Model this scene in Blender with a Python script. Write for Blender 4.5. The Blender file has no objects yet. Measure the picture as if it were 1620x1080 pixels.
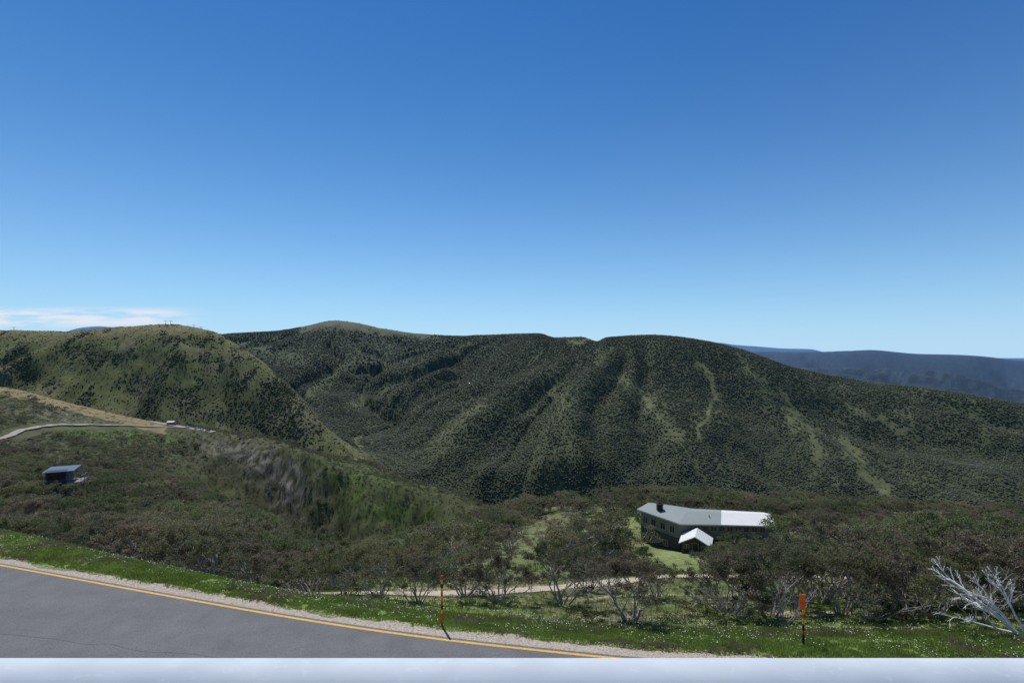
import bpy, bmesh, math, random
import numpy as np
from mathutils import Vector, Matrix
random.seed(7); RS=np.random.RandomState(11)
F=810.0; HY=560.0
scene=bpy.context.scene
COL=scene.collection
# ------------------------------------------------------------ numeric helpers
def ss(a,b,x):
    t=np.clip((x-a)/(b-a),0,1); return t*t*(3-2*t)
def _h(ix,iy,seed):
    n=(ix*374761393+iy*668265263+seed*144269504)&0x7fffffff
    n=((n^(n>>13))*1274126177)&0x7fffffff
    n=n^(n>>16)
    return (n&0xffff)/65535.0
def vn(x,y,seed=0):
    x=np.asarray(x,float); y=np.asarray(y,float)
    ix=np.floor(x).astype(np.int64); iy=np.floor(y).astype(np.int64)
    fx=x-ix; fy=y-iy; fx=fx*fx*(3-2*fx); fy=fy*fy*(3-2*fy)
    a=_h(ix,iy,seed);b=_h(ix+1,iy,seed);c=_h(ix,iy+1,seed);d=_h(ix+1,iy+1,seed)
    return (a+(b-a)*fx)*(1-fy)+(c+(d-c)*fx)*fy
def fbm(x,y,seed=0,o=4):
    t=0;a=.5;s=0
    for i in range(o):
        t=t+a*vn(x*2**i+17.3*i,y*2**i+5.1*i,seed+i); s+=a; a*=.5
    return t/s
def pchip(xk,yk,q):
    h=np.diff(xk,axis=0); d=np.diff(yk,axis=0)/h
    m=np.zeros_like(yk)
    m[0]=d[0]; m[-1]=d[-1]
    w1=2*h[1:]+h[:-1]; w2=h[1:]+2*h[:-1]
    same=(d[1:]*d[:-1])>0
    den=np.where(same,w1/np.where(same,d[:-1],1)+w2/np.where(same,d[1:],1),1)
    m[1:-1]=np.where(same,(w1+w2)/den,0)
    q=np.clip(q,xk[0],xk[-1])
    i=np.clip((q[None,:]>=xk).sum(0)-1,0,xk.shape[0]-2)[None,:]
    g=lambda A,j: np.take_along_axis(A,j,0)[0]
    x0=g(xk,i);hh=g(h,i);y0=g(yk,i);y1=g(yk,i+1);m0=g(m,i);m1=g(m,i+1)
    t=(q-x0)/hh
    return (2*t**3-3*t**2+1)*y0+(t**3-2*t**2+t)*hh*m0+(-2*t**3+3*t**2)*y1+(t**3-t**2)*hh*m1
_tab=np.linspace(-800,2400,1601)
def pc1(kx,ky,q):
    n=len(q); kx=np.repeat(np.array(kx,float)[:,None],n,1); ky=np.repeat(np.array(ky,float)[:,None],n,1)
    return pchip(kx,ky,q)
# ------------------------------------------------------------ terrain profile curves (bearing, distance, slope)
LINE=[(-800,770),(-300,840),(0,893),(250,939),(500,983),(700,1011),(990,1042),(1300,1064),(1620,1083),(2400,1100)]
C=[]
C.append([(-800,50,740),(-300,38,800),(0,32.7,840),(250,27.5,895),(500,24.4,945),(700,22.8,975),(1000,22.1,1000),(1300,21.7,1006),(1620,21.7,1008),(2400,21.7,1008)])
C.append([(-800,60,820),(-300,50,840),(0,45,900),(250,40,904),(400,36,931),(500,33,940),(600,31,939),(700,32,940),(850,35,932),(1100,39,914),(1400,40,915),(1620,40,915),(2400,40,915)])
C.append([(-800,100,740),(0,110,775),(250,110,800),(400,105,850),(540,100,895),(600,100,890),(770,98,868),(900,95,866),(1000,92,879),(1130,91,880),(1250,92,885),(1620,85,890),(2400,80,900)])
C.append([(-800,140,700),(0,150,735),(250,150,775),(400,140,840),(540,145,892),(600,140,885),(700,130,858),(770,125,842),(900,122,836),(1100,120,836),(1250,122,842),(1620,112,855),(2400,110,860)])
C.append([(-800,200,680),(0,220,705),(250,230,755),(400,210,832),(540,200,884),(600,190,884),(700,180,858),(770,170,825),(900,165,800),(1000,165,794),(1230,165,800),(1400,160,812),(1620,145,825),(2400,140,830)])
C.append([(-800,320,640),(0,340,655),(250,375,728),(400,368,815),(500,358,860),(600,345,872),(700,338,854),(770,332,846),(900,260,880),(1400,260,900),(2400,260,900)])
C.append([(-800,460,590),(-300,470,600),(0,480,612),(120,490,640),(250,500,668),(350,500,683),(420,480,692),(500,440,717),(560,430,740),(600,420,752),(700,400,775),(770,380,804),(850,380,850),(1000,380,880),(2400,380,900)])
C.append([(-800,850,600),(0,850,650),(250,850,705),(400,860,735),(500,860,752),(575,930,716),(650,1000,768),(750,1000,808),(850,1000,835),(1000,950,855),(1620,850,865),(2400,850,865)])
C.append([(-800,1200,500),(-300,1250,512),(0,1250,519),(100,1250,523),(200,1250,517),(265,1250,514),(330,1250,524),(380,1220,546),(430,1180,577),(470,1130,605),(520,1080,648),(575,1030,694),(650,1200,705),(750,1170,708),(900,1150,705),(1100,1110,722),(1400,1050,748),(1620,1000,755),(2400,1000,785)])
C.append([(-800,1700,570),(0,1700,570),(265,1700,590),(330,1600,598),(380,1540,608),(430,1470,626),(470,1400,643),(520,1320,670),(575,1260,688),(650,1480,640),(750,1450,614),(900,1400,605),(1100,1350,612),(1250,1320,640),(1400,1280,665),(1620,1180,690),(2400,1180,720)])
C.append([(-800,2700,530),(0,2700,532),(300,2700,532),(360,2700,528),(430,2700,524),(480,2700,516),(530,2700,507),(560,2680,510),(600,2600,519),(680,2400,528),(720,2300,530),(800,2100,529),(850,1950,528),(880,1900,535),(920,1850,534),(945,1800,540),(960,1750,534),(1030,1700,530),(1100,1650,537),(1180,1600,555),(1250,1550,578),(1320,1550,593),(1400,1500,605),(1500,1450,616),(1620,1400,635),(2400,1400,690)])
C.append([(-800,3600,640),(2400,3600,640),(2500,3600,640)])
C.append([(-800,4800,640),(1000,4800,620),(1200,4800,580),(1330,4800,574),(1440,4800,582),(1540,4800,592),(1620,4800,604),(2400,4800,615)])
C.append([(-800,5600,645),(1000,5600,630),(1300,5600,600),(1620,5600,618),(2400,5600,625)])
C.append([(-800,7200,545),(900,7200,556),(1130,7200,558),(1200,7200,556),(1290,7200,556),(1370,7200,553),(1450,7200,559),(1540,7200,561),(1620,7200,570),(2400,7200,575)])
C.append([(-800,10000,580),(2400,10000,580),(2500,10000,580)])
C.append([(-800,15000,540),(80,15000,530),(130,15000,518),(155,15000,516),(180,15000,518),(240,15000,530),(900,15000,556),(1100,15000,548),(1138,15000,542),(1160,15000,545),(1200,15000,548),(1240,15000,551),(1280,15000,552),(1320,15000,560),(1620,15000,566.5),(2400,15000,566.5)])
C.append([(-800,25000,567.5),(2400,25000,567.5),(2500,25000,567.5)])
C.append([(-800,70000,566),(2400,70000,566),(2500,70000,566)])
TABY=[];TABS=[]
for c in C:
    TABY.append(pc1([a[0] for a in c],[a[1] for a in c],_tab)); TABS.append(pc1([a[0] for a in c],[(HY-a[2])/F for a in c],_tab))
def lineY(px):
    py=np.interp(px,[a for a,b in LINE],[b for a,b in LINE]); return 11*F/(py-HY)
_lp=np.linspace(-800,2400,400); _ly=lineY(_lp)
_ly=np.convolve(np.pad(_ly,12,mode='edge'),np.ones(25)/25,'valid')
_lx=(_lp-810)/F*_ly
def roadY(X): return np.interp(X,_lx,_ly)
def evalC(k,px): return np.interp(px,_tab,TABY[k]),np.interp(px,_tab,TABS[k])
def _H(X,Y):
    Yc=np.maximum(Y,16.0)
    px=np.clip(810+F*X/Yc,-800,2400)
    k1=np.interp(px,_lp,_ly)+0.9
    xs=[np.log(k1)]; sv=[-11.0/k1]
    for k in range(len(C)):
        a,b=evalC(k,px); xs.append(np.log(a)); sv.append(b)
    q=np.log(Yc)
    s=pchip(np.array(xs),np.array(sv),q)
    Z=Yc*s
    Z=Z+(fbm(X/9,Y/9,3)-.5)*1.1*ss(25,50,Y)
    damp=1-.85*np.exp(-((q-xs[11])/.07)**2)
    damp=damp*(1-.8*np.exp(-((q-xs[9])/.07)**2)*(1-ss(380,480,px)))
    damp=damp*(1-.7*np.exp(-((q-xs[7])/.06)**2))
    damp=damp*(1-ss(2800,3300,Y))
    shelf=1-.85*(1-ss(300,380,px))*(1-ss(500,600,Y))
    Z=Z+(fbm(X/55,Y/55,9)-.5)*14*ss(170,330,Y)*damp*shelf
    Z=Z+(fbm(X/230,Y/230,21)-.5)*60*ss(520,900,Y)*damp
    th=np.arctan2(X-480,2150-Y); r=np.hypot(X-480,2150-Y)
    w=fbm(X/260,Y/260,33)
    g=.5-.5*np.cos(2*math.pi*np.clip(vn(th*8+w*1.6+40,r/800,5),0,1))
    g2=1-np.abs(2*vn(th*22+w*3+90,r/350,6)-1)
    e=ss(430,900,r)*ss(620,800,Y)*ss(500,640,px)*(1-ss(2300,2600,Y))*damp
    Z=Z-(g*42+g2**2*8)*e
    th=np.arctan2(X+900,2900-Y); r=np.hypot(X+900,2900-Y)
    g=1-np.abs(2*vn(th*9+w*2+11,r/900,25)-1)
    Z=Z-(g**2*60)*ss(200,700,r)*ss(1400,1600,Y)*(1-ss(2500,2700,Y))*(1-ss(640,820,px))*damp
    th=np.arctan2(X+900,1500-Y); r=np.hypot(X+900,1500-Y)
    g=.5-.5*np.cos(2*math.pi*np.clip(vn(th*6+w*2.2,r/420,15),0,1))
    g2=1-np.abs(2*vn(th*17+w*3,r/300,16)-1)
    Z=Z-(g*38+g2**2*7)*ss(240,480,r)*ss(600,780,Y)*(1-ss(520,640,px))*damp*(1-ss(1350,1500,Y))
    g=1-np.abs(2*vn(X/24+w*4+Y/170,Y/190,18)-1)
    g2=1-np.abs(2*vn(X/8+w*5,Y/11,19)-1)
    Z=Z-(g**2*15+g2**2*3)*ss(270,345,Y)*(1-ss(430,475,Y))*(1-ss(740,850,px))*ss(250,340,px)*damp
    far=(1-.85*np.exp(-((q-math.log(7200))/.06)**2))*ss(3400,4400,Y)*(1-ss(8500,11000,Y))
    g=1-np.abs(2*vn(X/420+w*.8,Y/2600,57)-1)
    Z=Z+((fbm(X/1000,Y/1000,51)-.5)*70-g**2*80)*far
    Z=np.where(Y<k1,-11.0,Z)
    Z=np.where(Y<10,np.interp(Y,[-100,2.0,8.5],[-1.7,-1.7,-11.0]),Z)
    return Z
def H(X,Y):
    X=np.atleast_1d(np.asarray(X,float)); Y=np.atleast_1d(np.asarray(Y,float))
    out=np.empty(X.shape)
    for i in range(0,len(X),40000): out[i:i+40000]=_H(X[i:i+40000],Y[i:i+40000])
    return out
def h1(x,y): return float(H([x],[y])[0])
def hit(px,py,y0,y1):
    Y=np.linspace(y0,y1,900); X=(px-810)/F*Y; s=H(X,Y)/Y; t=(HY-py)/F
    k=np.argmax(s>=t)
    if s[k]<t: k=np.argmax(s)
    return X[k],Y[k]
# ------------------------------------------------------------ materials
def newmat(name):
    m=bpy.data.materials.new(name); m.use_nodes=True
    nt=m.node_tree; return m,nt,nt.nodes['Principled BSDF']
def mat(name,c1,c2=None,rough=.8,scale=5,detail=4,metal=0,bump=0,bscale=None,spec=.3,rnd=0,patch=0,pscale=.006,hazy=None):
    m,nt,p=newmat(name)
    N=nt.nodes; L=nt.links
    p.inputs['Roughness'].default_value=rough; p.inputs['Metallic'].default_value=metal
    p.inputs['Specular IOR Level'].default_value=spec
    if c2 is None: c2=tuple(v*.75 for v in c1)
    tc=N.new('ShaderNodeTexCoord'); no=N.new('ShaderNodeTexNoise'); no.inputs['Scale'].default_value=scale; no.inputs['Detail'].default_value=detail
    L.new(tc.outputs['Object'],no.inputs['Vector'])
    r=N.new('ShaderNodeValToRGB'); r.color_ramp.elements[0].position=.32; r.color_ramp.elements[1].position=.68
    r.color_ramp.elements[0].color=(*c2,1); r.color_ramp.elements[1].color=(*c1,1)
    L.new(no.outputs['Fac'],r.inputs['Fac'])
    out=r.outputs['Color']
    if rnd:
        oi=N.new('ShaderNodeObjectInfo'); hs=N.new('ShaderNodeHueSaturation')
        mr=N.new('ShaderNodeMapRange'); mr.inputs[3].default_value=1-rnd; mr.inputs[4].default_value=1+rnd
        L.new(oi.outputs['Random'],mr.inputs[0]); val=mr.outputs[0]
        ml=N.new('ShaderNodeMath'); ml.operation='MULTIPLY_ADD'; ml.inputs[1].default_value=-.06; ml.inputs[2].default_value=.53
        L.new(oi.outputs['Random'],ml.inputs[0]); L.new(ml.outputs[0],hs.inputs['Hue'])
        if patch:
            ge=N.new('ShaderNodeNewGeometry'); pn=N.new('ShaderNodeTexNoise'); pn.inputs['Scale'].default_value=pscale; pn.inputs['Detail'].default_value=5
            L.new(ge.outputs['Position'],pn.inputs['Vector'])
            pm=N.new('ShaderNodeMapRange'); pm.inputs[1].default_value=.35; pm.inputs[2].default_value=.65; pm.inputs[3].default_value=1-patch; pm.inputs[4].default_value=1+patch
            L.new(pn.outputs['Fac'],pm.inputs[0]); mm=N.new('ShaderNodeMath'); mm.operation='MULTIPLY'; L.new(val,mm.inputs[0]); L.new(pm.outputs[0],mm.inputs[1]); val=mm.outputs[0]
        L.new(val,hs.inputs['Value'])
        L.new(out,hs.inputs['Color']); out=hs.outputs['Color']
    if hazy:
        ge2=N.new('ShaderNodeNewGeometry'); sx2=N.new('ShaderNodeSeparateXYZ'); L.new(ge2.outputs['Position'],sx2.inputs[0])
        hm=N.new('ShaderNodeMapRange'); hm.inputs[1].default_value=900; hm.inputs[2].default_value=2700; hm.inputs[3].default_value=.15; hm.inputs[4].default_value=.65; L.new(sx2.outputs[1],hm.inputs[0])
        hx_=N.new('ShaderNodeMix'); hx_.data_type='RGBA'; L.new(hm.outputs[0],hx_.inputs[0]); L.new(out,hx_.inputs[6]); hx_.inputs[7].default_value=(*hazy,1); out=hx_.outputs[2]  # aerial haze painted into the base colour, stronger farther off
    L.new(out,p.inputs['Base Color'])
    if bump:
        n2=N.new('ShaderNodeTexNoise'); n2.inputs['Scale'].default_value=bscale or scale*4; n2.inputs['Detail'].default_value=5
        L.new(tc.outputs['Object'],n2.inputs['Vector'])
        b=N.new('ShaderNodeBump'); b.inputs['Strength'].default_value=bump; b.inputs['Distance'].default_value=.02
        L.new(n2.outputs['Fac'],b.inputs['Height']); L.new(b.outputs['Normal'],p.inputs['Normal'])
    return m
def leafmat(name,c1,c2,rnd=.25,trans=.25,scale=1.5,patch=0,pscale=.05):
    m=mat(name,c1,c2,rough=.6,scale=scale,rnd=rnd,spec=.25,patch=patch,pscale=pscale)
    nt=m.node_tree;N=nt.nodes;L=nt.links;p=N['Principled BSDF']
    src=p.inputs['Base Color'].links[0].from_socket
    t=N.new('ShaderNodeBsdfTranslucent'); L.new(src,t.inputs['Color'])
    mx=N.new('ShaderNodeMixShader'); mx.inputs[0].default_value=trans
    L.new(p.outputs[0],mx.inputs[1]); L.new(t.outputs[0],mx.inputs[2]); L.new(mx.outputs[0],N['Material Output'].inputs[0])
    return m
M_leaf=leafmat('gum_leaves',(.225,.23,.115),(.13,.135,.066),trans=.45,patch=.3)
M_leaf2=leafmat('gum_leaves_brown',(.26,.23,.145),(.165,.15,.094),trans=.45,patch=.3)
M_leaf3=leafmat('gum_leaves_green',(.18,.215,.09),(.10,.125,.052),trans=.45,patch=.3)
M_bark=mat('gum_bark',(.48,.44,.40),(.24,.21,.19),rough=.9,scale=6)
M_dead=mat('dead_wood_white',(.84,.83,.81),(.66,.65,.63),rough=.7,scale=5)
M_deadg=mat('dead_wood_grey',(.52,.48,.46),(.33,.3,.29),rough=.8,scale=5)
M_far=mat('far_canopy',(.092,.107,.060),(.070,.084,.048),rough=.9,scale=.5,rnd=.14,spec=.1,patch=.35,hazy=(.066,.090,.088))  # far crowns carry painted haze, blue-grey mixed in by distance
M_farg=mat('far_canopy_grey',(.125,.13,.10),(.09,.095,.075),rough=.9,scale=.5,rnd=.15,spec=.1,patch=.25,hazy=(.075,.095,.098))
M_scrub=mat('ridge_scrub',(.118,.128,.06),(.09,.10,.048),rough=.9,scale=.5,rnd=.16,spec=.1,patch=.35)
M_shrub=leafmat('heath_leaves',(.12,.16,.05),(.07,.098,.03),trans=.35,patch=.45,pscale=.03)
# ------------------------------------------------------------ mesh helpers
def mesh_np(name,V,faces,mats,fm=None,smooth=False):
    me=bpy.data.meshes.new(name)
    V=np.asarray(V,np.float32); faces=np.asarray(faces,np.int32)
    n=faces.shape[1]
    me.vertices.add(len(V)); me.vertices.foreach_set('co',V.ravel())
    me.loops.add(faces.size); me.loops.foreach_set('vertex_index',faces.ravel())
    me.polygons.add(len(faces)); me.polygons.foreach_set('loop_start',np.arange(0,faces.size,n,dtype=np.int32))
    try: me.polygons.foreach_set('loop_total',np.full(len(faces),n,np.int32))
    except Exception: pass
    for m in mats: me.materials.append(m)
    if fm is not None: me.polygons.foreach_set('material_index',np.asarray(fm,np.int32))
    if smooth: me.polygons.foreach_set('use_smooth',np.ones(len(faces),bool))
    me.update(calc_edges=True)
    return me
def link(name,data,parent=None,loc=None):
    o=bpy.data.objects.new(name,data); COL.objects.link(o)
    if parent: o.parent=parent
    if loc is not None: o.location=loc
    return o
def meta(o,label=None,cat=None,kind=None,group=None):
    if label: o['label']=label
    if cat: o['category']=cat
    if kind: o['kind']=kind
    if group: o['group']=group
def pymesh(name,verts,faces,mats,fm=None,smooth=False):
    me=bpy.data.meshes.new(name); me.from_pydata([tuple(v) for v in verts],[],faces)
    for m in mats: me.materials.append(m)
    if fm:
        for p,i in zip(me.polygons,fm): p.material_index=i
    if smooth:
        for p in me.polygons: p.use_smooth=True
    me.update(); return me
def prism(poly,z0,z1,off=0):
    n=len(poly); v=[(x,y,z0) for x,y in poly]+[(x,y,z1) for x,y in poly]
    f=[[off+i,off+(i+1)%n,off+n+(i+1)%n,off+n+i] for i in range(n)]+[[off+i for i in range(n-1,-1,-1)],[off+n+i for i in range(n)]]
    return v,f
class MB:
    def __init__(s): s.v=[];s.f=[];s.m=[]
    def add(s,v,f,mi=0):
        o=len(s.v); s.v+= [tuple(a) for a in v]; s.f+=[[i+o for i in q] for q in f]; s.m+=[mi]*len(f)
    def box(s,x0,x1,y0,y1,z0,z1,mi=0):
        v,f=prism([(x0,y0),(x1,y0),(x1,y1),(x0,y1)],z0,z1); s.add(v,f,mi)
    def tube(s,pts,rad,n=6,mi=0):
        pts=[Vector(p) for p in pts]
        v=[];f=[]
        for i,p in enumerate(pts):
            d=(pts[min(i+1,len(pts)-1)]-pts[max(i-1,0)]).normalized()
            a=d.orthogonal().normalized() if i==0 else (a-d*a.dot(d)).normalized()
            b=d.cross(a); r=rad[i]
            for k in range(n):
                t=2*math.pi*k/n; v.append(p+a*math.cos(t)*r+b*math.sin(t)*r)
        for i in range(len(pts)-1):
            for k in range(n):
                f.append([i*n+k,i*n+(k+1)%n,(i+1)*n+(k+1)%n,(i+1)*n+k])
        f.append(list(range(n-1,-1,-1))); f.append([(len(pts)-1)*n+k for k in range(n)])
        s.add(v,f,mi)
    def mesh(s,name,mats,smooth=False): return pymesh(name,s.v,s.f,mats,s.m,smooth)
# ------------------------------------------------------------ vegetation masks
def gb(px,py,cx,cy,rx,ry,a=0):
    c,s=math.cos(math.radians(a)),math.sin(math.radians(a))
    dx=px-cx;dy=py-cy; u=(dx*c+dy*s)/rx; v=(-dx*s+dy*c)/ry
    return np.exp(-(u*u+v*v))
def stripd(px,py,pl,w):
    d=np.full(px.shape,1e9)
    for (x0,y0),(x1,y1) in zip(pl[:-1],pl[1:]):
        t=np.clip(((px-x0)*(x1-x0)+(py-y0)*(y1-y0))/((x1-x0)**2+(y1-y0)**2),0,1)
        d=np.minimum(d,np.hypot(px-x0-t*(x1-x0),py-y0-t*(y1-y0)))
    return np.exp(-(d/w)**2)
def masks(X,Y,Z):
    Ym=np.maximum(Y,1)
    px=810+F*X/Ym; py=HY-F*Z/Ym
    U=X/Ym; Lg=np.log(Ym)
    px=px+(fbm(U*40,Lg*30,71)-.5)*26; 
    py2=py+(fbm(U*40,Lg*30,77)-.5)*20
    n=fbm(U*22,Lg*14,61)
    fine=fbm(X/22,Y/30,62)
    yc,_=evalC(8,px)
    leftz=(px<=600)&(Y<=yc+12)
    main=ss(560,620,Y)*(~leftz)*(Y<3000)
    gr=np.zeros(X.shape)
    for pl,w,a in [([(1105,575),(1130,600),(1132,630),(1110,665),(1100,700)],5.5,.95),
                   ([(985,600),(1020,625),(1045,665),(1060,690)],12,.75),
                   ([(1250,655),(1285,690),(1300,720)],14,.8),
                   ([(1240,625),(1265,660)],6,.7),
                   ([(1335,640),(1400,665),(1440,690)],7,.6),
                   ([(1330,700),(1370,745),(1410,785)],11,.85),
                   ([(870,600),(895,640),(890,690),(905,720)],16,.5),
                   ([(640,600),(600,622),(560,640)],10,.7),
                   ([(760,640),(725,670),(690,700)],12,.6),
                   ([(570,690),(565,722)],4,1),
                   ([(1075,690),(1100,730),(1120,760)],6,.6),
                   ([(1170,570),(1200,600)],10,.6),
                   ([(480,518),(530,509),(600,520),(690,530)],8,1.1),
                   ([(560,575),(520,600),(490,625)],8,.7),
                   ([(380,545),(420,560)],9,.7),
                   ([(440,560),(480,570)],8,.6),
                   ([(900,538),(935,539)],5,.9)]:
        gr=np.maximum(gr,a*stripd(px,py2,pl,w))
    gr=gr*main*(.6+.9*fine)
    gr=np.maximum(gr,main*ss(.60,.72,n)*.35)
    gr=np.maximum(gr,main*gb(px,py2,600,560,90,35,10)*.3)
    left=ss(540,600,Y)*leftz
    lg=.52+1.1*(n-.5)
    lg=np.maximum(lg,gb(px,py2,215,580,60,14,20)); lg=np.maximum(lg,gb(px,py2,170,618,60,13,20)); lg=np.maximum(lg,gb(px,py2,290,598,42,12,20)); lg=np.maximum(lg,gb(px,py2,110,600,40,12,20)*.9)
    lg=np.maximum(lg,ss(545,522,py)*.85); lg=np.clip(lg-gb(px,py2,250,612,45,12,20)*.9-gb(px,py2,150,560,40,9,10)*.7-gb(px,py2,430,640,60,50,40)*.5-gb(px,py2,20,580,60,12,20)*.6-gb(px,py2,330,650,80,20,15)*.6-.45*ss(.56,.66,fine),0,1.2)
    sp=(Y>160)&(Y<=600)&(px<860)
    gold=sp*(py<600+ .25*np.clip(px,0,400)+22)*(px<262)*ss(470-90,470-60,Y)
    scree=sp*np.clip(gb(px,py2,425,735,60,24,35)+gb(px,py2,465,768,22,28,60)+.7*gb(px,py2,350,715,45,12,15)+.6*gb(px,py2,100,660,90,8,5),0,1)
    sgreen=sp*np.clip(gb(px,py2,180,688,120,16,5)+gb(px,py2,620,800,150,45,25)+.7*gb(px,py2,330,790,90,18,25)+.8*gb(px,py2,160,770,60,12,15),0,1)
    return dict(px=px,py=py,n=n,main=main,gr=np.clip(gr,0,1),left=left,lg=lg,sp=sp,gold=gold.astype(float),scree=scree,sgreen=sgreen,fine=fine)
# ------------------------------------------------------------ terrain
rowsY=np.concatenate([np.linspace(-30,0,8),np.linspace(2.0,15.5,14),np.exp(np.linspace(math.log(16),math.log(3400),770)),np.exp(np.linspace(math.log(3450),math.log(70000),150))])
NC=830
t=np.linspace(-1,1,NC)
YY=np.repeat(rowsY[:,None],NC,1); WW=1.75*np.maximum(YY,0)+25; XX=t[None,:]*WW
X=XX.ravel();Y=YY.ravel()
Z=H(X,Y)
V=np.stack([X,Y,Z],1)
nr=len(rowsY)
idx=np.arange(nr*NC).reshape(nr,NC)
faces=np.stack([idx[:-1,:-1],idx[:-1,1:],idx[1:,1:],idx[1:,:-1]],-1).reshape(-1,4)
mk=masks(X,Y,Z)
def mix(a,b,t): return a*(1-t[:,None])+np.array(b)[None,:]*t[:,None]
col=np.tile(np.array([.12,.128,.062]),(len(X),1))
n9=fbm(X/2.2,Y/2.2,81); n8=fbm(X/12,Y/12,82)
px,py=mk['px'],mk['py']
cpx=np.clip(810+F*X/np.maximum(Y,16),-800,2400)
k1=np.interp(cpx,_lp,_ly)+.9
ver,_=evalC(0,cpx); trk,_=evalC(1,cpx)
near=(Y<170)
col=mix(col,(.19,.18,.095),near*ss(.45,.6,n9)*ss(75,30,Y)*.8)
col=mix(col,(.13,.18,.05),near*ss(.40,.56,n8)*ss(170,60,Y)*.9)
col=mix(col,(.35,.30,.22),(Y<45)*(Y>ver+.8)*ss(.57,.66,fbm(X/5,Y/1.2,83))*.85)
col=mix(col,(.33,.27,.19),(cpx>420)*np.exp(-((Y-trk)/2.6)**2)*ss(.42,.58,fbm(X/3,Y/1.5,87))*.9)
col=mix(col,(.14,.20,.05),(Y<ver+1.3)*(Y>k1-.3)*1.0)
lawn=near*np.clip(gb(px,py,1075,888,62,24)*1.6+gb(px,py,930,845,100,24,-12)*1.5+gb(px,py,1010,850,30,20)*1.2,0,1)
col=mix(col,(.17,.21,.07),lawn)
col=mix(col,(.25,.23,.13),lawn*ss(.5,.62,n9)*.4)
sp=mk['sp'].astype(float)
col=mix(col,(.075,.078,.042),sp)
col=mix(col,(.085,.13,.036),mk['sgreen']*(.4+.6*ss(.4,.6,n8)))
col=mix(col,(.26,.24,.205),mk['scree']*ss(.47,.57,fbm(X/3,Y/3,84))*.85)
col=mix(col,(.24,.19,.10),mk['gold']*(.7+.3*n9))
lf=mk['left'].astype(float)
cl=mix(np.tile(np.array([.075,.085,.044]),(len(X),1)),(.15,.165,.062),np.clip(mk['lg'],0,1))
cl=mix(cl,(.18,.15,.085),ss(540,520,py)*(px<400)*.7)
cl=mix(cl,(.18,.16,.105),ss(.58,.68,fbm(X/30,Y/30,86))*.5)
col=col*(1-lf[:,None])+cl*lf[:,None]
mn=mk['main'].astype(float)
cm=mix(np.tile(np.array([.070,.082,.047]),(len(X),1)),(.135,.15,.072),mk['gr'])
cm=mix(cm,(.18,.165,.09),gb(px,py,545,513,90,9)*.9)
cm=mix(cm,(.064,.088,.083),ss(900,2700,Y)*.5)  # aerial haze painted into the hill colour, growing with distance
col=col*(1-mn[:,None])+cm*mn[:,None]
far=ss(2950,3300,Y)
fc=np.tile(np.array([.040,.068,.100]),(len(X),1)); fn=fbm(X/60,Y/90,88)  # blue of the far ranges is haze painted into the ground colour
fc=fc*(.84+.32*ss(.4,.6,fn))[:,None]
fc=mix(fc,(.056,.098,.155),ss(5400,7000,Y)); fc=mix(fc,(.085,.165,.28),ss(8500,14000,Y)); fc=mix(fc,(.25,.42,.62),ss(20000,50000,Y))  # painted haze gets paler and bluer range by range
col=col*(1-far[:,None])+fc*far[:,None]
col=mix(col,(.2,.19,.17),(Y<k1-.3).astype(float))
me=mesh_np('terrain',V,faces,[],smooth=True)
ca=me.color_attributes.new('albedo_haze','FLOAT_COLOR','POINT')
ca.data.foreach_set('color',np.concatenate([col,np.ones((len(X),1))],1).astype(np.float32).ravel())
m,nt,p=newmat('terrain_ground'); N=nt.nodes;L=nt.links
at=N.new('ShaderNodeAttribute'); at.attribute_name='albedo_haze'
tc=N.new('ShaderNodeTexCoord')
def nz(scale,det=6):
    n=N.new('ShaderNodeTexNoise'); n.inputs['Scale'].default_value=scale; n.inputs['Detail'].default_value=det; n.inputs['Roughness'].default_value=.65
    L.new(tc.outputs['Object'],n.inputs['Vector']); return n.outputs['Fac']
a=nz(1.6); b=nz(.09,8)
def mr(s,lo,hi,a0=.3,a1=.7):
    x=N.new('ShaderNodeMapRange'); x.inputs[1].default_value=a0;x.inputs[2].default_value=a1;x.inputs[3].default_value=lo;x.inputs[4].default_value=hi; L.new(s,x.inputs[0]); return x.outputs[0]
mu=N.new('ShaderNodeMath'); mu.operation='MULTIPLY'; L.new(mr(a,.6,1.4),mu.inputs[0]); L.new(mr(b,.65,1.35),mu.inputs[1])
vm=N.new('ShaderNodeVectorMath'); vm.operation='SCALE'; L.new(at.outputs['Color'],vm.inputs[0]); L.new(mu.outputs[0],vm.inputs['Scale'])
L.new(vm.outputs[0],p.inputs['Base Color']); p.inputs['Roughness'].default_value=.95; p.inputs['Specular IOR Level'].default_value=.1
bu=N.new('ShaderNodeBump'); bu.inputs['Strength'].default_value=.6; bu.inputs['Distance'].default_value=.15; L.new(a,bu.inputs['Height']); L.new(bu.outputs[0],p.inputs['Normal'])
me.materials.append(m)
terrain=link('terrain',me); meta(terrain,kind='structure')
# ------------------------------------------------------------ road, shoulder, line
M_asph=mat('asphalt',(.172,.174,.172),(.14,.142,.141),rough=.85,scale=.9,detail=10,bump=.4,bscale=60)
nt=M_asph.node_tree;N=nt.nodes;L=nt.links;p=N['Principled BSDF']
base=p.inputs['Base Color'].links[0].from_socket
vo=N.new('ShaderNodeTexVoronoi'); vo.inputs['Scale'].default_value=30; L.new(N['Texture Coordinate'].outputs['Object'],vo.inputs['Vector'])
mrn=N.new('ShaderNodeMapRange'); mrn.inputs[1].default_value=0;mrn.inputs[2].default_value=.7;mrn.inputs[3].default_value=1.28;mrn.inputs[4].default_value=.76
L.new(vo.outputs['Distance'],mrn.inputs[0])
vm=N.new('ShaderNodeVectorMath'); vm.operation='SCALE'; L.new(base,vm.inputs[0]); L.new(mrn.outputs[0],vm.inputs['Scale']); L.new(vm.outputs[0],p.inputs['Base Color'])
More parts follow.
